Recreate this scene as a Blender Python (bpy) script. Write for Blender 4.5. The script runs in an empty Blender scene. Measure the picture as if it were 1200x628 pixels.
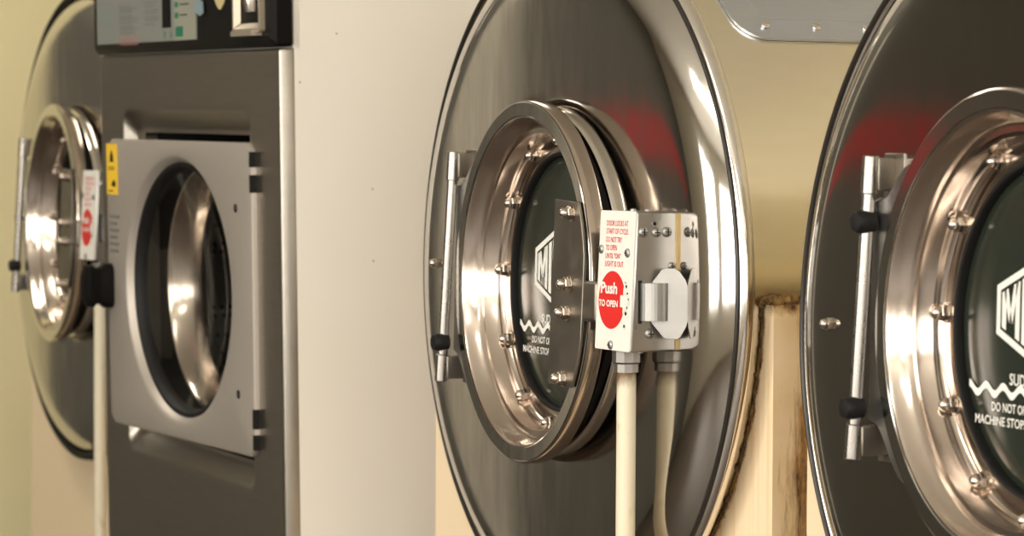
import bpy, bmesh, math, random
from mathutils import Vector, Matrix, Euler
random.seed(7)
R = math.radians
PI = math.pi
sc = bpy.context.scene
COL = sc.collection
ZC = 1.10                                   # height of the drum axis above the floor

# ------------------------------------------------------------------ materials
def new_mat(name, color, metallic=0.0, rough=0.5, spec=0.5, coat=0.0):
    m = bpy.data.materials.new(name); m.use_nodes = True
    b = m.node_tree.nodes['Principled BSDF']
    b.inputs['Base Color'].default_value = (*color, 1)
    b.inputs['Metallic'].default_value = metallic
    b.inputs['Roughness'].default_value = rough
    b.inputs['Specular IOR Level'].default_value = spec
    b.inputs['Coat Weight'].default_value = coat
    return m

def nodes(m):
    return m.node_tree.nodes, m.node_tree.links, m.node_tree.nodes['Principled BSDF']

def coords(m, scale=(1, 1, 1)):
    n, l, b = nodes(m)
    tc = n.new('ShaderNodeTexCoord'); mp = n.new('ShaderNodeMapping')
    mp.inputs['Scale'].default_value = scale
    l.new(tc.outputs['Object'], mp.inputs['Vector'])
    return mp.outputs['Vector']

def noise(m, vec, scale, detail=4, rough=0.55):
    n, l, b = nodes(m)
    t = n.new('ShaderNodeTexNoise')
    t.inputs['Scale'].default_value = scale; t.inputs['Detail'].default_value = detail
    t.inputs['Roughness'].default_value = rough
    l.new(vec, t.inputs['Vector'])
    return t.outputs['Fac']

def maprange(m, sock, a, b_, c, d):
    n, l, b = nodes(m)
    r = n.new('ShaderNodeMapRange')
    for k, v in zip(('From Min', 'From Max', 'To Min', 'To Max'), (a, b_, c, d)): r.inputs[k].default_value = v
    l.new(sock, r.inputs['Value'])
    return r.outputs['Result']

def math_node(m, op, a, b_=None):
    n, l, b = nodes(m)
    t = n.new('ShaderNodeMath'); t.operation = op
    for i, v in enumerate((a, b_)):
        if v is None: continue
        if isinstance(v, (int, float)): t.inputs[i].default_value = v
        else: l.new(v, t.inputs[i])
    return t.outputs[0]

def mixcol(m, fac, c1, c2):
    n, l, b = nodes(m)
    t = n.new('ShaderNodeMix'); t.data_type = 'RGBA'
    if isinstance(fac, (int, float)): t.inputs[0].default_value = fac
    else: l.new(fac, t.inputs[0])
    for i, c in ((6, c1), (7, c2)):
        if isinstance(c, tuple): t.inputs[i].default_value = (*c, 1)
        else: l.new(c, t.inputs[i])
    return t.outputs[2]

def bump(m, sock, strength, dist=0.01):
    n, l, b = nodes(m)
    t = n.new('ShaderNodeBump'); t.inputs['Strength'].default_value = strength; t.inputs['Distance'].default_value = dist
    l.new(sock, t.inputs['Height']); l.new(t.outputs['Normal'], b.inputs['Normal'])

def steel(name, color, r0, r1, stretch=(1, 1, 1), nscale=30, wave=0.0, scratch=0.0):
    m = new_mat(name, color, 1.0, r0)
    n, l, b = nodes(m)
    v = coords(m, stretch)
    f = noise(m, v, nscale, 5)
    l.new(maprange(m, f, 0.3, 0.7, r0, r1), b.inputs['Roughness'])
    if wave:
        w = noise(m, coords(m), 3.2, 1.5, 0.4)
        bump(m, w, wave, 0.02)
    elif scratch:
        bump(m, f, scratch, 0.002)
    return m

M = {}
M['disc'] = steel('polished_steel', (0.54, 0.51, 0.465), 0.065, 0.13, (6, 6, 1), 8, wave=0.025)
M['chrome'] = steel('chrome', (0.80, 0.76, 0.71), 0.07, 0.16, nscale=14)
M['nut'] = steel('tarnished_nut_steel', (0.56, 0.49, 0.42), 0.18, 0.32, nscale=90)
M['hinge'] = steel('hinge_steel', (0.31, 0.29, 0.265), 0.22, 0.34, nscale=20)
M['bowl'] = steel('bright_steel', (0.66, 0.575, 0.505), 0.10, 0.22, nscale=10)
M['drum'] = steel('brushed_warm_steel', (0.92, 0.86, 0.715), 0.17, 0.27, (3, 0.6, 3), 20)
M['hopper'] = steel('brushed_grey_steel', (0.62, 0.67, 0.78), 0.32, 0.5, (40, 3, 40), 6)
M['satin'] = steel('satin_steel', (0.42, 0.39, 0.35), 0.30, 0.42, (1, 1, 14), 9)
M['boxsteel'] = steel('box_steel', (0.39, 0.378, 0.365), 0.27, 0.33, (10, 10, 2), 12)
M['latch'] = steel('dull_latch_steel', (0.28, 0.25, 0.21), 0.35, 0.5, nscale=30)
M['lever'] = steel('lever_steel', (0.36, 0.347, 0.33), 0.42, 0.52, nscale=25)
M['washerface'] = steel('washer_front_steel', (0.36, 0.33, 0.285), 0.28, 0.40, (1, 1, 12), 10)
M['washerside'] = steel('washer_edge_steel', (0.27, 0.255, 0.235), 0.25, 0.36, (20, 20, 1), 10)
M['doorsilver'] = new_mat('silver_painted_metal', (0.43, 0.385, 0.335), 0.5, 0.45)
M['brass'] = steel('dull_brass', (0.34, 0.26, 0.13), 0.3, 0.45)
M['black'] = new_mat('black_rubber', (0.008, 0.0075, 0.007), 0, 0.55, 0.25)
M['blackgloss'] = new_mat('black_plastic', (0.007, 0.0065, 0.006), 0, 0.4, 0.06)
M['edge'] = new_mat('dark_edge_strip', (0.028, 0.024, 0.020), 0.3, 0.3)
M['darkgap'] = new_mat('dark_cavity', (0.006, 0.006, 0.006), 0, 0.8)
M['white_paint'] = new_mat('white_lettering', (0.78, 0.76, 0.70), 0, 0.5)
M['red_paint'] = new_mat('red_print', (0.66, 0.022, 0.018), 0, 0.4)
M['sign'] = new_mat('sign_enamel', (0.80, 0.77, 0.70), 0, 0.4)
M['window'] = new_mat('dark_window', (0.019, 0.024, 0.017), 0, 0.14, 0.5)
M['grey_fit'] = steel('grey_fitting', (0.30, 0.28, 0.26), 0.4, 0.55)
M['yellow'] = new_mat('yellow_sticker', (0.78, 0.50, 0.03), 0, 0.5)
M['card'] = new_mat('instruction_card', (0.20, 0.205, 0.185), 0, 0.5, 0.3)
M['card_warm'] = new_mat('card_strip', (0.26, 0.26, 0.205), 0, 0.5, 0.3)
M['green'] = new_mat('green_print', (0.012, 0.15, 0.075), 0, 0.5)
M['grey_print'] = new_mat('grey_print', (0.12, 0.12, 0.115), 0, 0.5)
M['pale_print'] = new_mat('pale_green_print', (0.16, 0.24, 0.20), 0, 0.5)
M['pink_print'] = new_mat('pink_print', (0.34, 0.16, 0.14), 0, 0.5)
M['cream_sticker'] = new_mat('cream_sticker', (0.50, 0.42, 0.21), 0, 0.5)
M['blue_tape'] = new_mat('blue_tape', (0.20, 0.26, 0.28), 0, 0.4)
M['coin'] = new_mat('coin_beige', (0.42, 0.36, 0.28), 0.6, 0.4)
M['whiteside'] = new_mat('white_enamel', (0.80, 0.765, 0.70), 0, 0.38)
M['floor'] = new_mat('brown_floor', (0.10, 0.075, 0.055), 0, 0.45)
M['wall_cream'] = new_mat('cream_wall_paint', (0.66, 0.60, 0.40), 0, 0.6)
M['wall_olive'] = new_mat('dark_olive_wall_paint', (0.105, 0.10, 0.083), 0, 0.6)
M['wall_front'] = new_mat('pale_wall_paint', (0.62, 0.58, 0.50), 0, 0.6)
M['wall_back'] = new_mat('back_wall_paint', (0.50, 0.44, 0.32), 0, 0.7)
M['red_wall'] = new_mat('red_wall_stripe', (0.42, 0.03, 0.028), 0, 0.5)
M['ceiling'] = new_mat('white_ceiling_paint', (0.78, 0.75, 0.68), 0, 0.7)
M['frame'] = new_mat('window_frame', (0.20, 0.19, 0.17), 0.5, 0.4)
M['rust'] = new_mat('rust', (0.10, 0.045, 0.018), 0, 0.9)

# cream cabinet enamel with rust along the drum cut-out, the top edge and the right side
m = M['cream'] = new_mat('cream_enamel', (0.80, 0.62, 0.40), 0, 0.42)
n, l, b = nodes(m)
tc = n.new('ShaderNodeTexCoord'); sx = n.new('ShaderNodeSeparateXYZ'); l.new(tc.outputs['Object'], sx.inputs[0])
x_, y_, z_ = sx.outputs
rad = math_node(m, 'SQRT', math_node(m, 'ADD', math_node(m, 'MULTIPLY', x_, x_), math_node(m, 'MULTIPLY', z_, z_)))
nz = noise(m, tc.outputs['Object'], 28, 6, 0.7)
nbig = noise(m, tc.outputs['Object'], 9, 3, 0.6)
nstr = noise(m, coords(m, (26, 26, 3.0)), 1.6, 6, 0.7)
nspk = noise(m, coords(m, (60, 60, 18)), 1.6, 5, 0.7)
rim_m = maprange(m, math_node(m, 'SUBTRACT', rad, math_node(m, 'MULTIPLY', nz, 0.030)), 0.4585, 0.464, 1, 0)
side = maprange(m, x_, 0.4958, 0.4962, 0, 1)
topm = maprange(m, math_node(m, 'ADD', z_, math_node(m, 'MULTIPLY', nz, 0.05)), -0.004, 0.010, 0, 1)
depth = maprange(m, y_, 0.043, 0.105, -0.07, 0.26)
st = maprange(m, math_node(m, 'ADD', math_node(m, 'ADD', nstr, depth), math_node(m, 'MULTIPLY', maprange(m, z_, -0.45, -0.03, 0.10, -0.10), 1.0)), 0.54, 0.74, 0, 1)
sidem = math_node(m, 'MULTIPLY', side, st)
tint = math_node(m, 'MULTIPLY', side, maprange(m, math_node(m, 'ADD', nbig, depth), 0.3, 0.8, 0.15, 0.9))
drip = math_node(m, 'MULTIPLY', maprange(m, rad, 0.47, 0.60, 0.75, 0.0), maprange(m, noise(m, coords(m, (45, 1, 1.2)), 1.5, 3), 0.5, 0.72, 0, 1))
c = mixcol(m, drip, (0.84, 0.67, 0.45), (0.66, 0.38, 0.14))
c = mixcol(m, tint, c, (0.62, 0.42, 0.17))
rustc = mixcol(m, maprange(m, nspk, 0.35, 0.65, 0, 1), (0.045, 0.020, 0.010), (0.46, 0.24, 0.07))
c = mixcol(m, sidem, c, rustc)
c = mixcol(m, math_node(m, 'MAXIMUM', rim_m, topm), c, rustc)
l.new(c, b.inputs['Base Color'])
l.new(maprange(m, math_node(m, 'MAXIMUM', sidem, rim_m), 0, 1, 0.4, 0.9), b.inputs['Roughness'])

# rusty seam
m = M['rust']; n, l, b = nodes(m)
f = noise(m, coords(m), 70, 6, 0.7)
l.new(mixcol(m, maprange(m, f, 0.35, 0.7, 0, 1), (0.035, 0.020, 0.012), (0.42, 0.24, 0.07)), b.inputs['Base Color'])
bump(m, f, 0.8, 0.01)
# cream conduit with a stained top
m = M['pipe'] = new_mat('cream_pipe', (0.70, 0.62, 0.46), 0, 0.45)
n, l, b = nodes(m)
tc = n.new('ShaderNodeTexCoord'); sx = n.new('ShaderNodeSeparateXYZ'); l.new(tc.outputs['Object'], sx.inputs[0])
f = noise(m, coords(m, (1, 1, 0.5)), 60, 5, 0.6)
mk = maprange(m, math_node(m, 'ADD', sx.outputs[2], math_node(m, 'MULTIPLY', f, 0.03)), -0.116, -0.098, 0, 1)
l.new(mixcol(m, mk, mixcol(m, maprange(m, f, 0.6, 0.75, 0, .5), (0.72, 0.64, 0.48), (0.5, 0.38, 0.2)), (0.16, 0.09, 0.035)), b.inputs['Base Color'])
# perforated washer drum back
m = M['perf'] = new_mat('perforated_steel', (0.3, 0.28, 0.25), 1, 0.35)
n, l, b = nodes(m)
v = n.new('ShaderNodeTexVoronoi'); v.inputs['Scale'].default_value = 60; v.inputs['Randomness'].default_value = 0.0
l.new(coords(m), v.inputs['Vector'])
l.new(mixcol(m, maprange(m, v.outputs['Distance'], 0.25, 0.3, 0, 1), (0.01, 0.01, 0.01), (0.22, 0.20, 0.18)), b.inputs['Base Color'])
# scuffed sign enamel
m = M['sign']; n, l, b = nodes(m)
l.new(mixcol(m, maprange(m, noise(m, coords(m), 120, 4), 0.62, 0.75, 0, .5), (0.80, 0.77, 0.70), (0.55, 0.48, 0.38)), b.inputs['Base Color'])
# floor tiles
m = M['floor']; n, l, b = nodes(m)
l.new(mixcol(m, noise(m, coords(m), 6, 5), (0.050, 0.037, 0.028), (0.085, 0.065, 0.048)), b.inputs['Base Color'])
# faint mottling of the painted walls
for key, c1, c2 in (('wall_cream', (0.82, 0.75, 0.48), (0.76, 0.685, 0.42)), ('whiteside', (0.81, 0.775, 0.71), (0.78, 0.735, 0.655))):
    m = M[key]; n, l, b = nodes(m)
    l.new(mixcol(m, noise(m, coords(m), 2.0, 3), c1, c2), b.inputs['Base Color'])
# glowing diffuser of the added fill lamps
m = M['lamp'] = new_mat('fill_lamp_diffuser', (0.9, 0.9, 0.85), 0, 0.5)
n, l, b = nodes(m)
b.inputs['Emission Color'].default_value = (1.0, 0.93, 0.80, 1); b.inputs['Emission Strength'].default_value = 13.0
# window glass of the washer's bowl: clear, reflecting
m = M['bowlglass'] = bpy.data.materials.new('clear_bowl_glass'); m.use_nodes = True
nt = m.node_tree; nt.nodes.remove(nt.nodes['Principled BSDF'])
tr = nt.nodes.new('ShaderNodeBsdfTransparent'); tr.inputs[0].default_value = (0.85, 0.85, 0.83, 1)
gl = nt.nodes.new('ShaderNodeBsdfGlossy'); gl.inputs['Roughness'].default_value = 0.04
mx = nt.nodes.new('ShaderNodeMixShader')
mx.inputs[0].default_value = 0.10; nt.links.new(tr.outputs[0], mx.inputs[1]); nt.links.new(gl.outputs[0], mx.inputs[2])
nt.links.new(mx.outputs[0], nt.nodes['Material Output'].inputs[0])

# ------------------------------------------------------------------ mesh helpers
class MB:
    def __init__(s): s.v = []; s.f = []
    def add(s, vs, fs):
        o = len(s.v); s.v += [tuple(p) for p in vs]; s.f += [tuple(i + o for i in f) for f in fs]
    def loops(s, loops, close=False, cap0=False, cap1=False):
        n = len(loops[0]); vs = [p for lp in loops for p in lp]; fs = []
        for k in range(len(loops) - 1):
            for i in range(n):
                j = (i + 1) % n
                fs.append((k * n + i, k * n + j, (k + 1) * n + j, (k + 1) * n + i))
        if close:
            k = len(loops) - 1
            for i in range(n):
                j = (i + 1) % n; fs.append((k * n + i, k * n + j, j, i))
        if cap0: fs.append(tuple(range(n))[::-1])
        if cap1: fs.append(tuple((len(loops) - 1) * n + i for i in range(n)))
        s.add(vs, fs)
    def lathe(s, prof, c=(0, 0, 0), seg=96, axis='Y', close=False, cap0=False, cap1=False, start=0.0):
        """prof: (radius, position along axis)"""
        lps = []
        for r, h in prof:
            lp = []
            for i in range(seg):
                a = start + 2 * PI * i / seg
                if axis == 'Y': p = (c[0] + r * math.cos(a), c[1] + h, c[2] + r * math.sin(a))
                elif axis == 'Z': p = (c[0] + r * math.cos(a), c[1] + r * math.sin(a), c[2] + h)
                else: p = (c[0] + h, c[1] + r * math.cos(a), c[2] + r * math.sin(a))
                lp.append(p)
            lps.append(lp)
        s.loops(lps, close, cap0, cap1)
    def box(s, a, b):
        x0, y0, z0 = a; x1, y1, z1 = b
        s.add([(x0, y0, z0), (x1, y0, z0), (x1, y1, z0), (x0, y1, z0), (x0, y0, z1), (x1, y0, z1), (x1, y1, z1), (x0, y1, z1)],
              [(0, 3, 2, 1), (4, 5, 6, 7), (0, 1, 5, 4), (1, 2, 6, 5), (2, 3, 7, 6), (3, 0, 4, 7)])
    def prism(s, pts, y0, y1):
        """polygon in the X-Z plane given depth along Y"""
        n = len(pts)
        s.add([(x, y0, z) for x, z in pts] + [(x, y1, z) for x, z in pts],
              [tuple(range(n)), tuple(range(2 * n - 1, n - 1, -1))] + [(i, i + n, (i + 1) % n + n, (i + 1) % n) for i in range(n)])
    def tube(s, path, r, seg=12, cap=True):
        lps = []
        P = [Vector(p) for p in path]
        rr = r if isinstance(r, (list, tuple)) else [r] * len(P)
        up = None
        for i, p in enumerate(P):
            t = (P[min(i + 1, len(P) - 1)] - P[max(i - 1, 0)]).normalized()
            if up is None: up = t.orthogonal().normalized()
            up = (up - t * up.dot(t)).normalized(); sd = t.cross(up)
            lps.append([p + (up * math.cos(2 * PI * k / seg) + sd * math.sin(2 * PI * k / seg)) * rr[i] for k in range(seg)])
        s.loops(lps, cap0=cap, cap1=cap)
    def build(s, name, mat, parent=None, smooth=35, bevel=0, segs=2, origin=None, tri=False):
        me = bpy.data.meshes.new(name)
        bm = bmesh.new()
        vs = [bm.verts.new(p) for p in s.v]
        for f in s.f:
            try: bm.faces.new([vs[i] for i in f])
            except ValueError: pass
        bmesh.ops.recalc_face_normals(bm, faces=bm.faces)
        if tri: bmesh.ops.triangulate(bm, faces=[f for f in bm.faces if len(f.verts) > 4])
        if origin is not None:
            bmesh.ops.translate(bm, verts=bm.verts, vec=-Vector(origin))
        bm.to_mesh(me); bm.free()
        if smooth:
            for p in me.polygons: p.use_smooth = True
            me.set_sharp_from_angle(angle=R(smooth))
        me.materials.append(mat)
        o = bpy.data.objects.new(name, me); COL.objects.link(o)
        if origin is not None: o.location = origin
        if parent: o.parent = parent
        if bevel:
            md = o.modifiers.new('bevel', 'BEVEL'); md.width = bevel; md.segments = segs; md.limit_method = 'ANGLE'; md.angle_limit = R(40)
        return o

def empty(name, loc, rot=(0, 0, 0)):
    o = bpy.data.objects.new(name, None); COL.objects.link(o)
    o.location = loc; o.rotation_euler = rot; o.empty_display_size = 0.1
    return o
def tag(o, label, cat, group=None):
    o['label'] = label; o['category'] = cat
    if group: o['group'] = group
    return o
def structure(o):
    o['kind'] = 'structure'; return o
def copy_tree(o, parent=None):
    c = o.copy(); COL.objects.link(c)
    if parent: c.parent = parent
    for ch in list(o.children): copy_tree(ch, c)
    return c
def rrect(x0, x1, z0, z1, r, k=6):
    """rounded rectangle as (x, z) points, counter-clockwise from the right"""
    pts = []
    for cx, cz, a0 in ((x1 - r, z1 - r, 0), (x0 + r, z1 - r, 90), (x0 + r, z0 + r, 180), (x1 - r, z0 + r, 270)):
        for i in range(k + 1):
            a = R(a0 + 90 * i / k); pts.append((cx + r * math.cos(a), cz + r * math.sin(a)))
    return pts
def text_mesh(body, height, width=None, narrow=1.0, thick=0.0004, spacing=1.0, bold=0.0):
    """a line of lettering as (verts, faces) in x-z facing -y, lower left corner at the origin"""
    cu = bpy.data.curves.new('lettering', 'FONT'); cu.body = body; cu.size = 1; cu.extrude = 0; cu.space_character = spacing; cu.offset = bold
    cu.resolution_u = 3
    o = bpy.data.objects.new('lettering', cu); COL.objects.link(o)
    dg = bpy.context.evaluated_depsgraph_get(); dg.update()
    me = bpy.data.meshes.new_from_object(o.evaluated_get(dg))
    xs = [v.co.x for v in me.vertices]; ys = [v.co.y for v in me.vertices]
    x0, x1, y0, y1 = min(xs), max(xs), min(ys), max(ys)
    sy = height / (y1 - y0); sxx = (width / (x1 - x0)) if width else sy * narrow
    vs = [((v.co.x - x0) * sxx, -thick, (v.co.y - y0) * sy) for v in me.vertices]
    fs = [tuple(p.vertices) for p in me.polygons]
    bpy.data.objects.remove(o); bpy.data.curves.remove(cu); bpy.data.meshes.remove(me)
    return vs, fs
def put_text(mb, body, x, y, z, height, width=None, **k):
    vs, fs = text_mesh(body, height, width, **k)
    mb.add([(a + x, b_ + y, c_ + z) for a, b_, c_ in vs], fs)

# ------------------------------------------------------------------ big drum washer
MACH = 'round front drum washers along the wall'
def acorn_nut(mb, c, ang=0.0, s=1.0):
    """acorn nut with washer standing on a surface that faces -y"""
    x, y, z = c
    mb.lathe([(0.0112 * s, 0.0), (0.0112 * s, -0.0022 * s), (0.0088 * s, -0.0024 * s)], c, 20, cap0=True)
    mb.lathe([(0.0090 * s, -0.002 * s), (0.0090 * s, -0.0085 * s), (0.0080 * s, -0.0095 * s)], c, 6, start=ang)
    mb.lathe([(0.0072 * s, -0.0085 * s), (0.0074 * s, -0.012 * s), (0.0064 * s, -0.0155 * s), (0.004 * s, -0.018 * s), (0.0012 * s, -0.019 * s)], c, 14, cap1=True)

def screw_head(mb, mb2, c, r, axis):
    """domed screw head facing -y or +x; mb2 takes its dark cross slot"""
    x, y, z = c
    if axis == 'Y':
        mb.lathe([(r, 0), (r, -0.25 * r), (0.75 * r, -0.5 * r), (0.3 * r, -0.62 * r), (0.02 * r, -0.65 * r)], c, 16, cap1=True)
        mb2.box((x - 0.6 * r, y - 0.68 * r, z - 0.1 * r), (x + 0.6 * r, y - 0.5 * r, z + 0.1 * r))
        mb2.box((x - 0.1 * r, y - 0.68 * r, z - 0.6 * r), (x + 0.1 * r, y - 0.5 * r, z + 0.6 * r))
    else:
        mb.lathe([(r, 0), (r, 0.25 * r), (0.75 * r, 0.5 * r), (0.3 * r, 0.62 * r), (0.02 * r, 0.65 * r)], c, 16, axis='X', cap1=True)
        mb2.box((x + 0.5 * r, y - 0.6 * r, z - 0.1 * r), (x + 0.68 * r, y + 0.6 * r, z + 0.1 * r))
        mb2.box((x + 0.5 * r, y - 0.1 * r, z - 0.6 * r), (x + 0.68 * r, y + 0.1 * r, z + 0.6 * r))

def two_tone(name, a, b_, ma, mb_, parent):
    n = len(a.f); a.add(b_.v, b_.f)
    o = a.build(name, ma, parent); o.data.materials.append(mb_)
    for p in list(o.data.polygons)[n:]: p.material_index = 1
    return o

def build_machine():
    root = empty('drum_washer', (0, 0, 0))
    # --- dished front disc
    mb = MB()
    prof = [(0.487, 0.004), (0.482, -0.0005), (0.4775, -0.0045), (0.472, -0.0090), (0.465, -0.0142), (0.457, -0.0192), (0.448, -0.0235), (0.439, -0.0266), (0.430, -0.0287), (0.421, -0.0299),
            (0.412, -0.0304), (0.400, -0.0306), (0.38, -0.0307), (0.34, -0.0307), (0.30, -0.0307), (0.26, -0.0307), (0.2235, -0.0307), (0.2225, -0.0300), (0.2225, 0.09)]
    mb.lathe(prof, seg=192, cap1=True)
    disc = mb.build('front_disc', M['disc'], root, smooth=50)
    # rolled bead around the disc
    mb = MB()
    t = 0.0098
    mb.lathe([(0.4880 + t * math.cos(a), 0.007 + t * 1.15 * math.sin(a)) for a in [2 * PI * k / 14 for k in range(14)]], seg=192, close=True)
    mb.build('rim_bead', M['chrome'], root, smooth=80)
    mb = MB()
    t = 0.0030
    mb.lathe([(0.4878 + t * 1.1 * math.cos(a), -0.0050 + t * math.sin(a)) for a in [2 * PI * k / 10 for k in range(10)]], seg=192, close=True)
    mb.build('rim_gasket', M['edge'], root, smooth=80)
    # --- drum shell
    mb = MB()
    mb.lathe([(0.468, 0.014), (0.468, 0.40), (0.468, 0.86), (0.455, 0.875), (0.30, 0.88)], seg=160, cap1=True)
    drum = mb.build('drum_shell', M['drum'], root)
    # --- cream support cabinet with the round cut-out
    mb = MB()
    rc = 0.472; zt = -0.016; xi = math.sqrt(rc * rc - zt * zt)
    pts = [(0.497, zt), (xi, zt)]
    a0 = math.atan2(zt, xi)
    for k in range(1, 60):
        a = a0 - (PI + 2 * a0) * k / 60
        pts.append((rc * math.cos(a), rc * math.sin(a)))
    pts += [(-xi, zt), (-0.55, zt), (-0.55, -ZC), (0.497, -ZC)]
    mb.prism(pts, 0.041, 0.80)
    cab = mb.build('support_cabinet', M['cream'], root, smooth=30, tri=True)
    # rusted seam between drum and cabinet
    mb = MB()
    rnd = random.Random(3)
    path = []; rad_ = []
    for k in range(140):
        a = R(-2) - R(80) * k / 139
        path.append((0.4705 * math.cos(a), 0.0400 + rnd.uniform(-.001, .001), 0.4705 * math.sin(a))); rad_.append(rnd.uniform(0.0006, 0.0016) + 0.0017 * max(0, math.sin(k * 0.9) * math.sin(k * 0.23 + 1)))
    mb.tube(path, rad_, 7)
    path = []; rad_ = []
    for k in range(26):
        path.append((0.469 + 0.004 * math.sin(k * 1.7) + 0.022 * k / 25, 0.040 + 0.11 * k / 25, -0.013 + rnd.uniform(-.003, .004))); rad_.append(rnd.uniform(0.004, 0.010))
    mb.tube(path, rad_, 8)
    mb.build('rusted_seam', M['rust'], cab, smooth=0)
    # --- hopper cover plate on the drum's upper right
    Rr = 0.4725
    def onto(pts, rr):   # (angle deg, y) -> point
        return [(rr * math.cos(R(a)), y, rr * math.sin(R(a))) for a, y in pts]
    k_ = 0.468 * PI / 180
    def plate_loop(a0, a1, y0, y1, r):
        q = rrect(a0 * k_, a1 * k_, y0, y1, r, 8); out = []
        for i, p in enumerate(q):
            nx = q[(i + 1) % len(q)]; m_ = 14 if i % 9 == 8 else 1
            for j in range(m_): out.append(((p[0] + (nx[0] - p[0]) * j / m_) / k_, p[1] + (nx[1] - p[1]) * j / m_))
        return out
    mb = MB()
    L0 = plate_loop(42.9, 84, 0.078, 0.42, 0.042); L1 = plate_loop(47.3, 80, 0.118, 0.385, 0.02); L2 = plate_loop(48.0, 79.5, 0.124, 0.38, 0.018)
    mb.loops([onto(L0, 0.4685), onto(L0, Rr), onto(L1, Rr), onto(L2, Rr - 0.0035)])
    # inside skin in strips so that it follows the drum
    hp = mb.build('hopper_plate', M['hopper'], root, smooth=30)
    mb = MB()
    lps = []
    for k in range(13):
        a = 48.0 + 31.5 * k / 12
        lps.append([(( Rr - 0.0036) * math.cos(R(a)), y, (Rr - 0.0036) * math.sin(R(a))) for y in (0.122, 0.20, 0.30, 0.382)])
    for k in range(12):
        for i in range(3):
            mb.add([lps[k][i], lps[k][i + 1], lps[k + 1][i + 1], lps[k + 1][i]], [(0, 1, 2, 3)])
    mb.build('hopper_lid', M['hopper'], hp)
    for a, y in ((45.85, 0.122), (45.7, 0.1985), (45.7, 0.275), (45.7, 0.35)):
        mb = MB(); m2 = MB()
        mb.lathe([(0.0062, 0), (0.0060, 0.002), (0.004, 0.0036), (0.001, 0.0040)], (0, 0, 0), 14, axis='X', cap1=True)
        mb.box((0.0035, -0.0045, -0.0006), (0.0044, 0.0045, 0.0006))
        o = mb.build('screw', M['chrome'], hp)
        o.location = (Rr * math.cos(R(a)), y, Rr * math.sin(R(a))); o.rotation_euler = (0, -R(a), 0)
    # --- seat ring on the disc
    mb = MB()
    mb.lathe([(0.2405, -0.030), (0.2405, -0.036), (0.2375, -0.0405), (0.2335, -0.0415), (0.2265, -0.0415), (0.2225, -0.039), (0.2215, -0.030)], seg=160)
    mb.build('seat_ring', M['chrome'], root)
    mb = MB()
    mb.lathe([(0.2275, -0.031), (0.2270, -0.0465), (0.2235, -0.0470), (0.2215, -0.0450), (0.2215, 0.03)], seg=120)
    mb.build('seat_gasket', M['black'], root)
    # --- door: cast ring and bowl, slightly ajar, hinged on the left
    th = R(3.25)
    door = empty('tmp', (0, 0, 0))
    mb = MB()
    prof = [(0.205, 0.026), (0.2435, 0.026), (0.2485, 0.0235), (0.2495, 0.0205), (0.2495, 0.0035), (0.2485, 0.0010), (0.2465, 0.0), (0.2275, 0.0), (0.2252, 0.0006), (0.2240, 0.0022),
            (0.2228, 0.0050), (0.2200, 0.0105), (0.2165, 0.0165), (0.2145, 0.0190), (0.2132, 0.0215), (0.2112, 0.0290), (0.2085, 0.0370), (0.2052, 0.0450), (0.2042, 0.0470), (0.2036, 0.0500),
            (0.2026, 0.0540), (0.2008, 0.0575), (0.1988, 0.0590), (0.1940, 0.0592), (0.1815, 0.0592), (0.1792, 0.0602), (0.1785, 0.0620), (0.1785, 0.0720)]
    mb.lathe(prof, seg=160)
    d = mb.build('door', M['bowl'], root, smooth=28)
    d.location = (0, -0.0735, 0); d.rotation_euler = (R(-0.9), 0, -th)
    bpy.data.objects.remove(door)
    # dark-toned front face of the casting: satin ring
    mb = MB()
    mb.lathe([(0.2468, -0.0002), (0.2460, -0.0010), (0.2285, -0.0010), (0.2272, -0.0002)], seg=160)
    mb.build('face_ring', M['disc'], d, smooth=28)
    # window pane with a black gasket
    mb = MB()
    mb.lathe([(0.1795, 0.0588), (0.1790, 0.0574), (0.1772, 0.0570), (0.1752, 0.0576), (0.1742, 0.0600), (0.1742, 0.0680)], seg=120)
    mb.build('window_gasket', M['black'], d)
    mb = MB()
    mb.lathe([(0.1760, 0.0690), (0.1700, 0.0660), (0.162, 0.0645), (0.145, 0.0640), (0.05, 0.0640), (0.001, 0.0640)], seg=96, cap1=True)
    mb.build('window', M['window'], d, smooth=40)
    # lettering
    mb = MB(); yl = 0.0630
    zc, hw, he, sl, tw = 0.0185, 0.0985, 0.0255, 0.39, 0.0075
    H = lambda u: he + sl * (hw - abs(u))
    outer = [(-hw, zc - H(hw)), (0, zc - H(0)), (hw, zc - H(hw)), (hw, zc + H(hw)), (0, zc + H(0)), (-hw, zc + H(hw))]
    iw = hw - tw
    Hi = lambda u: H(u) - tw * 1.05
    inner = [(-iw, zc - Hi(iw)), (0, zc - Hi(0)), (iw, zc - Hi(iw)), (iw, zc + Hi(iw)), (0, zc + Hi(0)), (-iw, zc + Hi(iw))]
    mb.loops([[(x, yl, z) for x, z in outer], [(x, yl, z) for x, z in inner]])
    bar = lambda a, b_, y0=-1, y1=1: [(a, y0), (b_, y0), (b_, y1), (a, y1)]
    GL = {'M': (0.036, [bar(0, .24), bar(.76, 1), [(0.1, 1), (.34, 1), (.6, -.55), (.4, -.55)], [(.66, 1), (.9, 1), (.6, -.55), (.4, -.55)]]),
          'I': (0.0105, [bar(0, 1)]),
          'L': (0.024, [bar(0, .38), bar(0, 1, -1, -.72)]),
          'N': (0.030, [bar(0, .28), bar(.72, 1), [(0, 1), (.28, 1), (1, -1), (.72, -1)]]),
          'O': (0.029, [bar(0, .32), bar(.68, 1), bar(0, 1, -1, -.75), bar(0, 1, .75, 1)]),
          'R': (0.030, [bar(0, .32), bar(0, 1, .75, 1), bar(0, 1, -.1, .15), bar(.7, 1, -.1, 1), [(.35, -.1), (.65, -.1), (1, -1), (.68, -1)]])}
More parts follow.
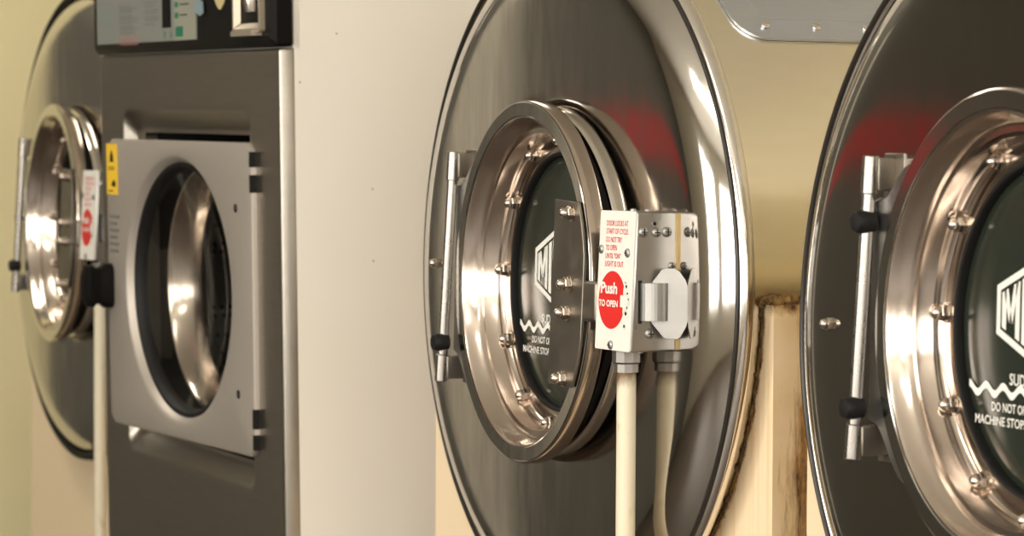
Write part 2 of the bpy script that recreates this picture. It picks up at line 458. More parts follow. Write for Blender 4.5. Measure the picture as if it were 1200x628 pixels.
    word = 'MILNOR'; gap = 0.0042
    tot = sum(GL[c_][0] for c_ in word) + gap * 5
    kx = (2 * iw - 0.006) / tot
    u = -iw + 0.003
    for c_ in word:
        w, polys = GL[c_]; w *= kx
        for pl in polys:
            vv = []
            for px, py in pl:
                uu = u + w * px
                vv.append((uu, yl, zc + py * (Hi(uu) - 0.0035)))
            mb.add(vv, [(0, 1, 2, 3)])
        u += w + gap * kx
    # wavy suds line
    lo, hi = [], []
    for k in range(121):
        uu = -0.151 + 0.302 * k / 120
        z0 = -0.0672 + 0.0046 * math.cos((uu + 0.151) / 0.0345 * 2 * PI)
        lo.append((uu, yl, z0 - 0.0041)); hi.append((uu, yl, z0 + 0.0041))
    for k in range(120): mb.add([lo[k], lo[k + 1], hi[k + 1], hi[k]], [(0, 1, 2, 3)])
    put_text(mb, 'SUDS', -0.069, yl, -0.0600, 0.0125, 0.039, bold=0.012)
    put_text(mb, 'DO NOT OPEN', -0.1035, yl, -0.0895, 0.0098, 0.082, bold=0.012)
    put_text(mb, 'MACHINE STOPS A', -0.1365, yl, -0.1045, 0.0098, 0.117, bold=0.012)
    mb.build('printed_lettering', M['white_paint'], d, smooth=0)
    # acorn nuts around the window
    mb = MB(); acorn_nut(mb, (0, 0, 0)); first = None
    for k in range(12):
        a = R(177 + 30 * k)
        if first is None:
            o = first = mb.build('acorn_nut', M['nut'], d)
        else:
            o = first.copy(); COL.objects.link(o)
        o.location = (0.1960 * math.cos(a), 0.0592, 0.1960 * math.sin(a)); o.rotation_euler = (0, random.uniform(0, 1), 0)
    # latch plate over the ring's right side
    mb = MB()
    def lean(x, z): return x + (z + 0.010) * 0.06
    pts = [(lean(0.1345, 0.1150), 0.1150), (lean(0.1345, -0.130), -0.130)]
    for k in range(15):
        z = -0.1315 + (0.1115 + 0.1315) * k / 14
        pts.append((min(math.sqrt(0.2475 ** 2 - z * z), lean(0.241, z)) - 0.001, z))
    mb.prism(pts, -0.0085, -0.0045)
    lp = mb.build('latch_plate', M['latch'], d, smooth=30, bevel=0.0008, tri=True)
    for x, z in ((0.1990, 0.0975), (0.1940, 0.0045), (0.1885, -0.0335), (0.1800, -0.1205)):
        o = first.copy(); COL.objects.link(o); o.location = (x + 0.004, -0.0085, z); o.name = 'acorn_nut'
    for x, z in ((0.203, 0.0975), (0.198, 0.0045), (0.1925, -0.0335), (0.184, -0.1205)):
        mb = MB(); mb.lathe([(0.0075, -0.0045), (0.0075, 0.016)], (x, 0, z), 12); mb.build('plate_stud', M['boxsteel'], d)
    mb = MB()
    mb.box((0.226, -0.0075, -0.0425), (0.281, 0.012, 0.0105))
    mb.build('latch_tongue', M['latch'], d, bevel=0.005, segs=3)
    # hinge strap: ears that flare from the ring to the hinge tube
    mb = MB()
    pts = [(-0.270, 0.132), (-0.254, 0.134), (-0.241, 0.1370), (-0.230, 0.1450), (-0.219, 0.1560), (-0.203, 0.1690), (-0.182, 0.1790)]
    for k in range(17):
        a = R(134 + (226 - 134) * k / 16); pts.append((0.234 * math.cos(a), 0.234 * math.sin(a)))
    pts += [(-0.180, -0.180), (-0.202, -0.170), (-0.218, -0.155), (-0.229, -0.141), (-0.240, -0.129), (-0.253, -0.117), (-0.272, -0.112)]
    mb.prism(pts, 0.006, 0.022)
    mb.build('hinge_strap', M['boxsteel'], d, smooth=40, bevel=0.003, tri=True)
    # --- hinge tube, caps, brackets and bumper
    mb = MB()
    x0, y0 = -0.2630, -0.057; x1, y1 = -0.2720, -0.072      # top and bottom
    P = lambda z: (x0 + (x1 - x0) * (0.178 - z) / 0.332, y0 + (y1 - y0) * (0.178 - z) / 0.332, z)
    mb.tube([P(-0.117), P(0.0), P(0.139)], 0.0074, 18)
    h = mb.build('hinge_tube', M['hinge'], root)
    for za, zb in ((0.1375, 0.180), (-0.156, -0.1165)):
        mb = MB()
        p, q = Vector(P(za)), Vector(P(zb)); t_ = (q - p).normalized()
        mb.tube([p, p + t_ * 0.0012, q - t_ * 0.0012, q], [0.0082, 0.0094, 0.0094, 0.0082], 22)
        mb.build('hinge_cap', M['hinge'], h)
        mb = MB()
        c_ = Vector(P((za + zb) / 2))
        mb.box((c_.x - 0.004, c_.y + 0.004, min(za, zb) + 0.004), (c_.x + 0.011, -0.0285, max(za, zb) - 0.002))
        mb.box((c_.x - 0.012, -0.0325, min(za, zb) - 0.004), (c_.x + 0.030, -0.0285, max(za, zb) + 0.003))
        mb.build('hinge_bracket', M['latch'], h, bevel=0.0015)
    mb = MB()
    c_ = P(-0.0985)
    mb.lathe([(0.0115, 0.006), (0.0128, -0.004), (0.0126, -0.013), (0.0105, -0.017), (0.004, -0.0185)], (c_[0] + 0.002, c_[1], c_[2]), 20, cap0=True, cap1=True)
    mb.build('bumper', M['black'], h)
    # stud on the disc beside the hinge
    mb = MB(); acorn_nut(mb, (-0.382, -0.0275, 0.0095), 0.2, 0.85)
    mb.build('disc_stud', M['nut'], root)
    # --- lock box
    mb = MB()
    yb = -0.0285
    A = [(0.2835, -0.0893, 0.0985), (0.3790, -0.0893, 0.0985), (0.3790, yb, 0.0985), (0.2835, yb, 0.0985)]
    B = [(0.2835, -0.0973, -0.0785), (0.3790, -0.0973, -0.0785), (0.3790, yb, -0.0785), (0.2835, yb, -0.0785)]
    mb.add(A + B, [(0, 1, 2, 3), (4, 7, 6, 5), (0, 4, 5, 1), (1, 5, 6, 2), (2, 6, 7, 3), (3, 7, 4, 0)])
    bx = mb.build('lock_box', M['boxsteel'], root, bevel=0.003, segs=3)
    fy = lambda z: -0.0893 - 0.0080 * (0.0985 - z) / 0.177         # the front's depth at a height
    mb = MB()
    lp_ = rrect(0.2828, 0.3785, -0.0782, 0.0988, 0.003, 4)
    mb.loops([[(x, fy(z) + 0.001, z) for x, z in lp_], [(x, fy(z) - 0.0020, z) for x, z in lp_]], cap0=True, cap1=True)
    mb.build('sign_plate', M['sign'], bx, bevel=0.0005)
    sgn = -0.0024
    mb = MB()
    lines = [('DOOR LOCKS AT', 0.0795, 0.0590), ('START OF CYCLE.', 0.0692, 0.0610), ('DO NOT TRY', 0.0586, 0.0440), ('TO OPEN', 0.0483, 0.0310), ('UNTIL "ON"', 0.0380, 0.0420), ('LIGHT IS OUT', 0.0277, 0.0510)]
    for body, z, w in lines:
        vs, fs = text_mesh(body, 0.0070, w, bold=0.006)
        mb.add([(0.3032 + a - 0.0008, fy(z + c_) + sgn, z + c_) for a, b_, c_ in vs], fs)
    cx, cz, rr = 0.3255, -0.0145, 0.0368
    mb.add([(cx + rr * math.cos(2 * PI * k / 64), fy(cz + rr * math.sin(2 * PI * k / 64)) + sgn, cz + rr * math.sin(2 * PI * k / 64)) for k in range(64)], [tuple(range(64))])
    mb.build('red_print', M['red_paint'], bx, smooth=0)
    mb = MB()
    for body, z, hgt, w, x in (('Push', -0.0070, 0.0150, 0.0460, 0.2945), ('TO OPEN', -0.0235, 0.0088, 0.0530, 0.2905)):
        vs, fs = text_mesh(body, hgt, w, bold=0.035)
        mb.add([(x + a, fy(z + c_) + sgn - 0.0004, z + c_) for a, b_, c_ in vs], fs)
    ar = [(0.3500, -0.0075), (0.3575, -0.0075), (0.3575, 0.0030), (0.3760, -0.0145), (0.3575, -0.0320), (0.3575, -0.0225), (0.3500, -0.0225)]
    mb.add([(x, fy(z) + sgn - 0.0004, z) for x, z in ar], [tuple(range(7))])
    mb.build('white_print', M['sign'], bx, smooth=0, tri=True)
    for x, z, r_ in ((0.3650, 0.0040, .0022), (0.3690, -0.0045, .0015), (0.3665, -0.0300, .0026), (0.3625, 0.0088, .0012), (0.3695, -0.0225, .0014), (0.3637, -0.0460, .0022), (0.372, -0.012, .0013)):
        mb = MB(); mb.lathe([(r_, 0), (r_ * .6, -0.0001)], (x, fy(z) + sgn - 0.0006, z), 8, cap1=True); mb.build('paint_chip', M['black'], bx, smooth=0)
    # screws of the plate and of the side
    for x, z in ((0.2905, 0.0492), (0.3640, 0.0462), (0.3285, -0.0715)):
        ms = MB(); sl_ = MB(); screw_head(ms, sl_, (x, fy(z) - 0.002, z), 0.0058, 'Y'); two_tone('screw', ms, sl_, M['lever'], M['darkgap'], bx)
    for y, z, r_ in ((-0.0803, 0.0728, 0.0066), (-0.0617, 0.0722, 0.0062), (-0.0468, 0.0728, 0.0066), (-0.0395, 0.0300, 0.0050), (-0.0702, -0.0552, 0.0066)):
        ms = MB(); sl_ = MB(); screw_head(ms, sl_, (0.379, y, z), r_, 'X'); two_tone('screw', ms, sl_, M['lever'], M['darkgap'], bx)
    ms = MB(); sl_ = MB()
    ms.lathe([(0.0048, 0), (0.0044, 0.0012), (0.0026, 0.0012)], (0.379, -0.0642, 0.0832), 16, axis='X')
    sl_.lathe([(0.0026, 0.0002), (0.0005, 0.0004)], (0.379, -0.0642, 0.0832), 12, axis='X', cap1=True)
    two_tone('key_hole', ms, sl_, M['lever'], M['darkgap'], bx)
    for x, y, z, s_ in ((0.312, -0.06, 0.0985, 1), (0.352, -0.06, 0.0985, 1), (0.330, -0.075, -0.0785, -1), (0.362, -0.075, -0.0785, -1)):
        ms = MB(); ms.lathe([(0.004, 0), (0.004, 0.002 * s_), (0.001, 0.003 * s_)], (x, y, z), 12, axis='Z', cap1=True); ms.build('rivet', M['lever'], bx)
    for ya_, yb_ in ((-0.0868, -0.0815), (-0.0530, -0.0470)):
        sl_ = MB(); sl_.box((0.3788, ya_, -0.0425), (0.3794, yb_, 0.0120)); sl_.build('lever_slot', M['darkgap'], bx)
    # seam strip at the back of the box
    mb = MB(); mb.box((0.3775, -0.0345, -0.0770), (0.3800, -0.0285, 0.0970)); mb.build('seam_strip', M['brass'], bx, bevel=0.0006)
    # bent lever: half-round bulge and flared plate
    mb = MB()
    arc = []
    for k in range(15):
        a = PI * k / 14; arc.append((0.3785 + 0.0200 * math.sin(a) ** 0.8, -0.0655 - 0.0182 * math.cos(a)))
    for k in range(14):
        (xa, ya), (xb, yb_) = arc[k], arc[k + 1]
        mb.add([(xa, ya, -0.0385), (xb, yb_, -0.0385), (xb, yb_, 0.0088), (xa, ya, 0.0088)], [(0, 1, 2, 3)])
    mb.add([(x, y, 0.0088) for x, y in arc], [tuple(range(15))]); mb.add([(x, y, -0.0385) for x, y in arc], [tuple(range(15))])
    mb.build('lever_roll', M['lever'], bx, smooth=40)
    mb = MB()
    ya = [(-.0670, .0100), (-.0545, .0250), (-.0500, .0275), (-.0370, .0275), (-.0300, .0240), (-.0215, .0130), (-.0185, .0050), (-.0180, -.0380), (-.0205, -.0470), (-.0280, -.0590), (-.0320, -.0620), (-.0490, -.0610), (-.0530, -.0585), (-.0680, -.0416)]
    fr_, bk_ = [], []
    for a, z in ya:
        dx = 0.0030 + (a + 0.067) / 0.049 * 0.024
        fr_.append((0.379 + dx, a - 0.45 * dx, z)); bk_.append((0.379 + dx - 0.0016, a - 0.45 * dx + 0.0010, z))
    mb.loops([fr_, bk_], cap0=True, cap1=True)
    mb.build('lever_plate', M['lever'], bx, smooth=30, bevel=0.0005)
    # --- conduit under the box
    mb = MB()
    mb.lathe([(0.0150, -0.0785), (0.0190, -0.0800), (0.0190, -0.0960), (0.0165, -0.0985), (0.0165, -0.1090), (0.0125, -0.1095)], (0.2965, -0.0600, 0), 10, axis='Z')
    pf = MB(); pf.tube([(0.2965, -0.060, -0.100), (0.2960, -0.060, -0.30), (0.2965, -0.060, -0.985), (0.2965, -0.060, -1.098)], 0.0126, 24)
    cd = pf.build('conduit', M['pipe'], root)
    mb.build('conduit_fitting', M['grey_fit'], cd, smooth=30)
    return root

mid = build_machine()
left = copy_tree(mid)
right = copy_tree(mid)
mid.location = (-3.6097, 0, 0.0018 + ZC)
left.location = (-5.9397, 0, 0.0306 + ZC)
right.location = (-2.4794, 0, -0.0323 + ZC)
def child(o, stem):
    return [c_ for c_ in o.children if c_.name.split('.')[0] == stem][0]
for o, dx, dz in ((mid, 0, -0.0037), (left, 0.0028, 0.0039), (right, 0.0087, 0.0219)):
    for nm in ('door', 'hinge_tube', 'seat_ring', 'seat_gasket'):
        c_ = child(o, nm); c_.location.x += dx; c_.location.z += dz
h = child(right, 'hinge_tube'); bmp = child(h, 'bumper')
b2 = bmp.copy(); COL.objects.link(b2); b2.location = bmp.location + Vector((0.0055, 0.0093, 0.2055))
# supports rest on the floor whatever the drum's height
for o in (mid, left, right):
    pass
for nm in ('lock_box', 'conduit'):
    child(left, nm).location += Vector((0.026, 0, 0.016 if nm == 'lock_box' else 0.010))
# the far machine's edge strip is thicker
bpy.data.objects.remove(child(left, 'rim_gasket'))
tb = 0.0075; mb = MB()
mb.lathe([(0.4885 + tb * 1.1 * math.cos(a), -0.0035 + tb * math.sin(a)) for a in [2 * PI * k / 12 for k in range(12)]], seg=160, close=True)
mb.build('rim_gasket', M['black'], left, smooth=80)
child(left, 'rim_bead').data = child(left, 'rim_bead').data.copy()
child(left, 'rim_bead').data.materials[0] = M['black']
tag(mid, 'round steel drum washer in the middle, closest right of the tall white panel', 'washing machine', MACH)
tag(left, 'farthest round steel drum washer, half hidden behind the rectangular front-loader', 'washing machine', MACH)
tag(right, 'nearest round steel drum washer, cut off by the right edge of the photo', 'washing machine', MACH)

# ------------------------------------------------------------------ square washer between the left and the middle drum washers
W = 0.917
sq = empty('front_load_washer', (-4.3896, -0.13, ZC), (0.0245, 0.0185, R(1.2)))
tag(sq, 'tall rectangular steel front-loader with a black control panel and white side', 'washing machine')
zb, zt = -1.078, 0.345
# front panel with the stamped pocket
mb = MB()
xz = lambda pts, y: [(x, y, z) for x, z in pts]
mb.loops([xz(rrect(-W, 0, zb, zt, 0.004, 7), 0.0255), xz(rrect(-W, 0, zb, zt, 0.004, 7), 0.004), xz(rrect(-W + .0015, -.0015, zb + .0015, zt - .0015, 0.004, 7), 0.0012), xz(rrect(-W + .004, -.004, zb + .004, zt - .004, 0.004, 7), 0.0), xz(rrect(-W + .012, -.012, zb + .012, zt - .012, 0.004, 7), 0.0),
          xz(rrect(-0.800, -0.126, -0.396, 0.256, 0.038, 7), 0.0), xz(rrect(-0.790, -0.136, -0.386, 0.246, 0.030, 7), 0.0), xz(rrect(-0.787, -0.139, -0.3835, 0.2435, 0.028, 7), 0.0012), xz(rrect(-0.785, -0.141, -0.3815, 0.2415, 0.027, 7), 0.0035),
          xz(rrect(-0.778, -0.148, -0.358, 0.218, 0.023, 7), 0.020), xz(rrect(-0.774, -0.152, -0.353, 0.213, 0.022, 7), 0.0245), xz(rrect(-0.768, -0.156, -0.348, 0.208, 0.020, 7), 0.026),
          xz(rrect(-0.740, -0.168, -0.345, 0.203, 0.010, 7), 0.026), xz(rrect(-0.740, -0.168, -0.345, 0.203, 0.010, 7), 0.05)])
body = mb.build('front_panel', M['washerface'], sq, smooth=40)
# front of the cabinet is open behind the panel
sidebox = MB()
sidebox.add([(0, .0255, zb), (0, .75, zb), (0, .75, .765), (0, .0255, .765), (-W, .0255, zb), (-W, .75, zb), (-W, .75, .765), (-W, .0255, .765)],
            [(0, 1, 2, 3), (4, 7, 6, 5), (1, 5, 6, 2), (3, 2, 6, 7), (0, 4, 5, 1)])
sidebox.box((-W, .0255, .345), (0, .035, .765))
sidebox.build('side_panel', M['whiteside'], sq, smooth=0)
for y, z in ((0.160, 0.115), (0.1602, -0.0025), (0.035, 0.29), (0.10, 0.368)):
    mb = MB(); mb.lathe([(0.0016, 0), (0.0010, 0.0008)], (0.0, y, z), 10, axis='X', cap1=True); mb.build('rivet', M['grey_fit'], sq)
# dark interior behind the pocket
mb = MB()
mb.loops([xz(rrect(-0.745, -0.163, -0.35, 0.208, 0.01, 4), 0.05), xz(rrect(-0.745, -0.163, -0.35, 0.208, 0.01, 4), 0.52)], cap1=True)
mb.build('cavity', M['darkgap'], sq)
# black control panel on top
mb = MB()
mb.loops([xz(rrect(-W - .002, 0.002, 0.3475, 0.765, 0.008, 5), 0.0215), xz(rrect(-W - .002, 0.002, 0.3475, 0.765, 0.008, 5), -0.004), xz(rrect(-W + .008, -0.008, 0.356, 0.757, 0.006, 5), -0.012)], cap0=True, cap1=True)
cp = mb.build('control_panel', M['blackgloss'], sq, smooth=35)
mb = MB(); mb.box((-0.886, -0.0145, 0.3655), (-0.4555, -0.0115, 0.66)); mb.build('instruction_card', M['card'], cp)
mb = MB(); mb.box((-0.4555, -0.0145, 0.3655), (-0.349, -0.0115, 0.66)); mb.build('button_strip', M['card_warm'], cp)
def u_of(px): return -0.349 - (238 - px) * 0.00459
def z_of(py, px=180): return 0.4405 - 0.00153 * py - (px - 180) * 0.00006
def strips(name, mat, items, y=-0.0150):
    mb = MB()
    for x0, x1, y0, y1 in items:
        mb.box((u_of(x0), y, z_of(y1)), (u_of(x1), -0.0140, z_of(y0)))
    return mb.build(name, mat, cp, smooth=0)
rnd = random.Random(5)
g = []
for y in (4, 8, 12, 15, 18, 21, 30, 34, 38, 42, 47): g.append((125, 125 + rnd.uniform(10, 18), y, y + 0.9))
for k in range(1, 16): g.append((125, 125 + rnd.uniform(10, 18), -6 * k, -6 * k + 1))
strips('printed_line', M['pale_print'], g)
g = []
for y in (5, 8, 11, 17, 20, 24, 29, 32, 36): g.append((150, 150 + rnd.uniform(13, 22), y, y + 1.1))
for y in (3, 7, 12, 15, 20, 23, 28): g.append((181, 181 + rnd.uniform(8, 16), y, y + 1.1))
for k in range(1, 16): g += [(150, 150 + rnd.uniform(10, 22), -6 * k, -6 * k + 1.1), (181, 181 + rnd.uniform(8, 16), -6 * k, -6 * k + 1.1)]
strips('printed_line', M['grey_print'], g)
strips('printed_line', M['pink_print'], [(150, 170, 41, 42.2), (150, 173, 44, 45.2), (150, 171, 47, 48.2), (150, 172, 50, 51.2)])
strips('display_slot', M['blackgloss'], [(201, 211, -60, 34)])
strips('button_mark', M['green'], [(215.5, 219, 5.5, 11.5), (215.5, 219, 17.5, 24), (215.5, 219, -8, -2), (216, 224, 33.5, 45), (203, 204, 38, 46), (210, 211, 38, 46)])
for it in ((221, 231, 8, 9.4), (221, 229, 20, 21.4), (221, 231, -5, -3.6)): strips('printed_line', M['blackgloss'], [it])
mb = MB()
sh = []
for k in range(25):
    t_ = -1 + 2 * k / 24
    sh.append((-0.2330 + 0.048 * t_, 0.4130 + 0.052 * abs(t_) ** 1.7))
sh += [(-0.185, 0.505), (-0.281, 0.505)]
mb.prism(sh, -0.0135, -0.0115); mb.build('yellow_badge', M['cream_sticker'], cp, smooth=0, tri=True)
mb = MB()
mb.prism([(-0.352, 0.4135), (-0.322, 0.4045), (-0.306, 0.409), (-0.309, 0.428), (-0.332, 0.436), (-0.349, 0.43)], -0.0165, -0.0150); mb.build('tape_patch', M['blue_tape'], cp, smooth=0)
# coin slot housing: open tray with a sloping inside
mb = MB()
mb.loops([xz(rrect(-0.152, -0.030, 0.372, 0.56, 0.004, 3), -0.011), xz(rrect(-0.152, -0.030, 0.372, 0.56, 0.004, 3), -0.022), xz(rrect(-0.147, -0.035, 0.378, 0.555, 0.003, 3), -0.022), xz(rrect(-0.135, -0.045, 0.392, 0.545, 0.003, 3), -0.006)], cap1=True)
mb.box((-0.140, -0.030, 0.366), (-0.045, -0.012, 0.3745))
cs = mb.build('coin_slot', M['coin'], cp, smooth=30)
mb = MB(); mb.tube([(-0.066, -0.019, 0.405), (-0.066, -0.021, 0.43), (-0.066, -0.019, 0.54)], [0.012, 0.015, 0.013], 14); mb.build('coin_lever', M['chrome'], cp)

# washer door: thick plate with a conical port, ajar on its right-hand hinge
psi = R(3.5)
NP = 96
def around(x0, x1, z0, z1, r, cx, cz):
    """rounded rectangle sampled at the directions of a circle round (cx, cz)"""
    out = []
    for i in range(NP):
        a = 2 * PI * i / NP; dx, dz = math.cos(a), math.sin(a)
        lo, hi = 0.0, 2.0
        for _ in range(40):
            t_ = (lo + hi) / 2; x, z = cx + dx * t_, cz + dz * t_
            qx = max(x0 + r - x, x - (x1 - r), 0); qz = max(z0 + r - z, z - (z1 - r), 0)
            inside = (x0 <= x <= x1 and z0 <= z <= z1) and (qx * qx + qz * qz <= r * r)
            if inside: lo = t_
            else: hi = t_
        out.append((cx + dx * lo, cz + dz * lo))
    return out
cx, cz = -0.288, -0.068
circ = lambda r: [(cx + r * math.cos(2 * PI * i / NP), cz + r * math.sin(2 * PI * i / NP)) for i in range(NP)]
Dx0, Dx1, Dz0, Dz1 = -0.606, 0.030, -0.3285, 0.1915
mb = MB()
mb.loops([xz(circ(0.221), 0.018), xz(around(Dx0, Dx1, Dz0, Dz1, .018, cx, cz), 0.018), xz(around(Dx0, Dx1, Dz0, Dz1, .018, cx, cz), 0.005), xz(around(Dx0 + .0015, Dx1 - .0015, Dz0 + .0015, Dz1 - .0015, .018, cx, cz), 0.0015),
          xz(around(Dx0 + .005, Dx1 - .005, Dz0 + .005, Dz1 - .005, .017, cx, cz), 0.0), xz(circ(0.236), 0.0), xz(circ(0.2325), 0.0012), xz(circ(0.2295), 0.004), xz(circ(0.2240), 0.012), xz(circ(0.2215), 0.0165), xz(circ(0.2210), 0.018)])
wd = mb.build('door', M['doorsilver'], sq, smooth=28)
wd.location = (-0.1382, -0.012, 0); wd.rotation_euler = (0, 0, psi)
mb = MB()
pr = [(0.2225, 0.0135), (0.2210, 0.0120), (0.2150, 0.0130), (0.2110, 0.0180), (0.2085, 0.0260), (0.2075, 0.0330)]
mb.lathe(pr, (cx, 0, cz), 96); mb.build('port_gasket', M['black'], wd)
mb = MB()
mb.lathe([(0.2078, 0.028), (0.195, 0.032), (0.178, 0.040), (0.150, 0.052), (0.10, 0.064), (0.05, 0.070), (0.001, 0.072)], (cx, 0, cz), 96, cap1=True); mb.build('glass_bowl', M['bowlglass'], wd)
# yellow sticker with black marks, printed rows, screw holes, hinge slots
mb = MB(); mb.box((-0.6000, -0.0012, 0.0910), (-0.5500, 0.0004, 0.1830)); mb.build('warning_sticker', M['yellow'], wd, smooth=0)
mb = MB()
mb.prism([(-0.584, 0.150), (-0.566, 0.150), (-0.569, 0.163), (-0.575, 0.172), (-0.581, 0.163)], -0.0018, -0.0010)
for z in (0.136, 0.140): mb.box((-0.590, -0.0018, z), (-0.562, -0.0010, z + 0.0016))
mb.prism([(-0.578, 0.108), (-0.560, 0.104), (-0.557, 0.113), (-0.566, 0.118)], -0.0018, -0.0010)
mb.box((-0.592, -0.0018, 0.0965), (-0.570, -0.0010, 0.0985)); mb.build('sticker_mark', M['black'], wd, smooth=0)
mb = MB(); rnd = random.Random(9)
for k in range(6):
    z = 0.048 - k * 0.0125
    x = -0.589
    while x < -0.553:
        w = rnd.uniform(0.005, 0.012); mb.box((x, -0.0006, z), (x + w, 0.0002, z + 0.0055)); x += w + 0.004
mb.build('printed_row', M['grey_print'], wd, smooth=0)
for z, x in ((0.0826, -0.0328), (-0.2276, -0.0320)):
    mb = MB(); mb.lathe([(0.0075, -0.0004), (0.0065, -0.0008), (0.004, 0.0)], (x, 0, z), 16, cap1=True); mb.build('screw_hole', M['black'], wd)
for z0, z1 in ((0.1517, 0.1769), (0.1097, 0.1391), (-0.2805, -0.2479), (-0.3161, -0.2904)):
    mb = MB(); mb.box((0.0235, -0.0004, z0), (0.0304, 0.010, z1)); mb.build('hinge_slot', M['black'], wd, smooth=0)
# black handle on the door's left edge
mb = MB()
lp0 = rrect(-0.618, -0.574, -0.1170, -0.0350, 0.016, 5)
def shrink(lp, k): 
    mx_ = sum(p[0] for p in lp) / len(lp); mz_ = sum(p[1] for p in lp) / len(lp)
    return [(mx_ + (p[0] - mx_) * k, mz_ + (p[1] - mz_) * k) for p in lp]
mb.loops([xz(lp0, 0.0), xz(lp0, -0.012), xz(shrink(lp0, 0.82), -0.022), xz(shrink(lp0, 0.82), -0.030), xz(shrink(lp0, 0.95), -0.036), xz(shrink(lp0, 0.92), -0.046), xz(shrink(lp0, 0.6), -0.052)], cap0=True, cap1=True)
mb.tube([(-0.61, -0.010, -0.066), (-0.640, -0.010, -0.062), (-0.668, -0.006, -0.068)], [0.014, 0.010, 0.006], 10)
mb.build('handle', M['blackgloss'], wd, smooth=40)
# drum inside
mb = MB()
dx_, dy_, dz_ = -0.1382 + cx, 0, cz
mb.lathe([(0.215, 0.030), (0.2085, 0.0295), (0.2065, 0.032), (0.2045, 0.036), (0.1975, 0.050), (0.1920, 0.066), (0.1895, 0.076), (0.1885, 0.080), (0.1875, 0.084), (0.1870, 0.090), (0.1890, 0.096), (0.2, 0.100)], (dx_, dy_, dz_), 96)
dr = mb.build('drum', M['bowl'], sq, smooth=40)
mb = MB(); mb.lathe([(0.2, 0.100), (0.215, 0.112), (0.2155, 0.16), (0.2155, 0.2), (0.2155, 0.40), (0.12, 0.405), (0.05, 0.39), (0.001, 0.388)], (dx_, dy_, dz_), 64, cap1=True); mb.build('drum_back', M['perf'], dr)

# ------------------------------------------------------------------ the room
XE, XO, YF, YB, ZT = -7.20, 3.2, -3.9, 1.15, 2.95
YO = -0.34; XD = XE
def slab(name, a, b_, mat):
    mb = MB(); mb.box(a, b_); return structure(mb.build(name, mat, None, smooth=0))
slab('floor', (XD - 0.2, YF - 0.15, -0.12), (XO + 0.15, YB + 0.15, 0), M['floor'])
slab('ceiling', (XD - 0.2, YF - 0.15, ZT), (XO + 0.15, YB + 0.15, ZT + 0.12), M['ceiling'])
slab('wall_back', (XE - 0.12, YB, 0), (XO + 0.15, YB + 0.15, ZT), M['wall_back'])
# left end wall: cream beside the washers, unseen dark olive and red stripe added for the discs to mirror
slab('wall_left', (XE - 0.12, YO, 0), (XE, YB, ZT), M['wall_cream'])
slab('wall_left', (XE - 0.12, YF, 0), (XE, YO, ZT), M['wall_olive'])
slab('reflection_stripe_1', (XE, -3.1, 1.285), (XE + 0.006, -1.86, 1.42), M['red_wall'])
mb = MB(); mb.box((XE, -1.63, 0.0), (XE + 0.03, -1.40, 2.2)); structure(mb.build('reflection_slab_1', M['wall_front'], None, smooth=0))  # unseen narrow slab, added to give the middle disc its pale reflection
# front wall with storefront windows
wins = [(-4.3, -3.0), (-2.6, -1.3), (-0.9, 0.4), (0.8, 2.8)]
mb = MB()
z0, z1 = 0.75, 2.55
mb.box((XD, YF - 0.15, 0), (XO, YF, z0)); mb.box((XD, YF - 0.15, z1), (XO, YF, ZT))
xs = [XD] + [v for w_ in wins for v in w_] + [XO]
for i in range(0, len(xs), 2): mb.box((xs[i], YF - 0.15, z0), (xs[i + 1], YF, z1))
structure(mb.build('wall_front', M['wall_front'], None, smooth=0))
def window_frame(name, a0, a1, axis):
    mb = MB(); t_ = 0.05
    def bx(p0, p1, q0, q1):
        if axis == 'X': mb.box((p0, YF - 0.10, q0), (p1, YF - 0.04, q1))
        else: mb.box((XO + 0.04, p0, q0), (XO + 0.10, p1, q1))
    bx(a0, a0 + t_, z0, z1); bx(a1 - t_, a1, z0, z1); bx(a0, a1, z0, z0 + t_); bx(a0, a1, z1 - t_, z1); bx((a0 + a1) / 2 - .02, (a0 + a1) / 2 + .02, z0, z1)
    structure(mb.build(name, M['frame'], None, smooth=0))
for i, (a, b_) in enumerate(wins): window_frame('window_%d' % (i + 1), a, b_, 'X')
# right end wall with two big windows
wy = [(-3.75, -2.5), (-2.15, -1.25), (-0.95, -0.2)]
mb = MB()
mb.box((XO, YF, 0), (XO + 0.15, YB, z0)); mb.box((XO, YF, z1), (XO + 0.15, YB, ZT))
ys = [YF] + [v for w_ in wy for v in w_] + [YB]
for i in range(0, len(ys), 2): mb.box((XO, ys[i], z0), (XO + 0.15, ys[i + 1], z1))
structure(mb.build('wall_right', M['wall_front'], None, smooth=0))
for i, (a, b_) in enumerate(wy): window_frame('window_%d' % (i + 5), a, b_, 'Y')
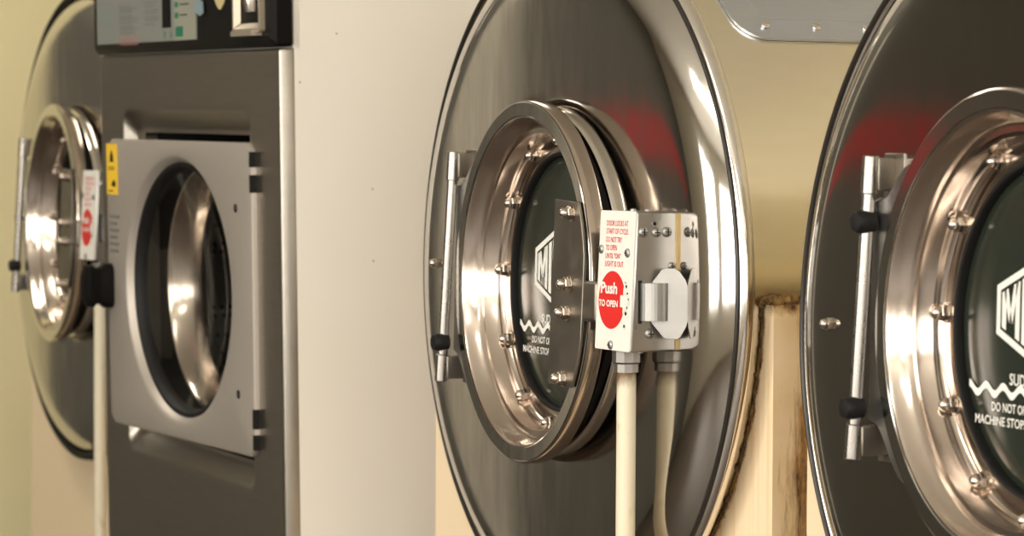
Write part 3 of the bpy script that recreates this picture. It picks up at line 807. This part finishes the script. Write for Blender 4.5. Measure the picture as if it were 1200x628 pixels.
# daylight enters through the openings
def portal(loc, rot, sx_, sy_):
    ld = bpy.data.lights.new('daylight_portal', 'AREA'); ld.shape = 'RECTANGLE'; ld.size = sx_; ld.size_y = sy_; ld.cycles.is_portal = True
    o = bpy.data.objects.new('daylight_portal', ld); COL.objects.link(o); o.location = loc; o.rotation_euler = rot
for a, b_ in wins: portal(((a + b_) / 2, YF - 0.13, (z0 + z1) / 2), (R(90), 0, 0), b_ - a, z1 - z0)
for a, b_ in wy: portal((XO + 0.13, (a + b_) / 2, (z0 + z1) / 2), (R(90), 0, R(90)), b_ - a, z1 - z0)
# unseen ceiling lamps, added as fill light for the room
for i, (x, y, where) in enumerate(((-6.3, -0.95, 'farthest'), (-3.0, -2.3, 'middle'), (-0.4, -2.3, 'nearest'))):
    e = empty('fill_light', (x, y, ZT)); tag(e, where + ' unseen fill lamp added above the aisle in front of the washers', 'light', 'added fill lamps above the aisle')
    mb = MB(); mb.box((-0.62, -0.17, -0.05), (0.62, 0.17, 0.0)); mb.build('housing', M['ceiling'], e)
    mb = MB(); mb.box((-0.60, -0.15, -0.085), (0.60, 0.15, -0.05)); mb.build('diffuser', M['lamp'], e, bevel=0.01)

# ------------------------------------------------------------------ world, camera, view
w = bpy.data.worlds.new('sky'); sc.world = w; w.use_nodes = True
bg = w.node_tree.nodes['Background']
bg.inputs['Color'].default_value = (1.0, 0.955, 0.88, 1); bg.inputs['Strength'].default_value = 7.0

yaw, pitch, roll = 0.43610672, 0.03436677, 0.00475366
fw = Vector((-math.cos(yaw) * math.cos(pitch), math.sin(yaw) * math.cos(pitch), -math.sin(pitch)))
rt = fw.cross(Vector((0, 0, 1))).normalized(); up = rt.cross(fw)
rt2 = math.cos(roll) * rt + math.sin(roll) * up; up2 = -math.sin(roll) * rt + math.cos(roll) * up
cam = bpy.data.cameras.new('camera'); co = bpy.data.objects.new('camera', cam); COL.objects.link(co)
co.matrix_world = Matrix(((rt2.x, up2.x, -fw.x, 0.0), (rt2.y, up2.y, -fw.y, -1.76726), (rt2.z, up2.z, -fw.z, 0.15389 + ZC), (0, 0, 0, 1)))
cam.sensor_width = 36; cam.sensor_fit = 'HORIZONTAL'; cam.lens = 36 * 3399.3 / 1200
cam.clip_start = 0.05
cam.dof.use_dof = True; cam.dof.focus_distance = 3.70; cam.dof.aperture_fstop = 7.5
sc.camera = co
sc.view_settings.view_transform = 'Standard'; sc.view_settings.look = 'None'; sc.view_settings.gamma = 1; sc.view_settings.use_curve_mapping = False
sc.view_settings.exposure = 0.42
sc.cycles.max_bounces = 10
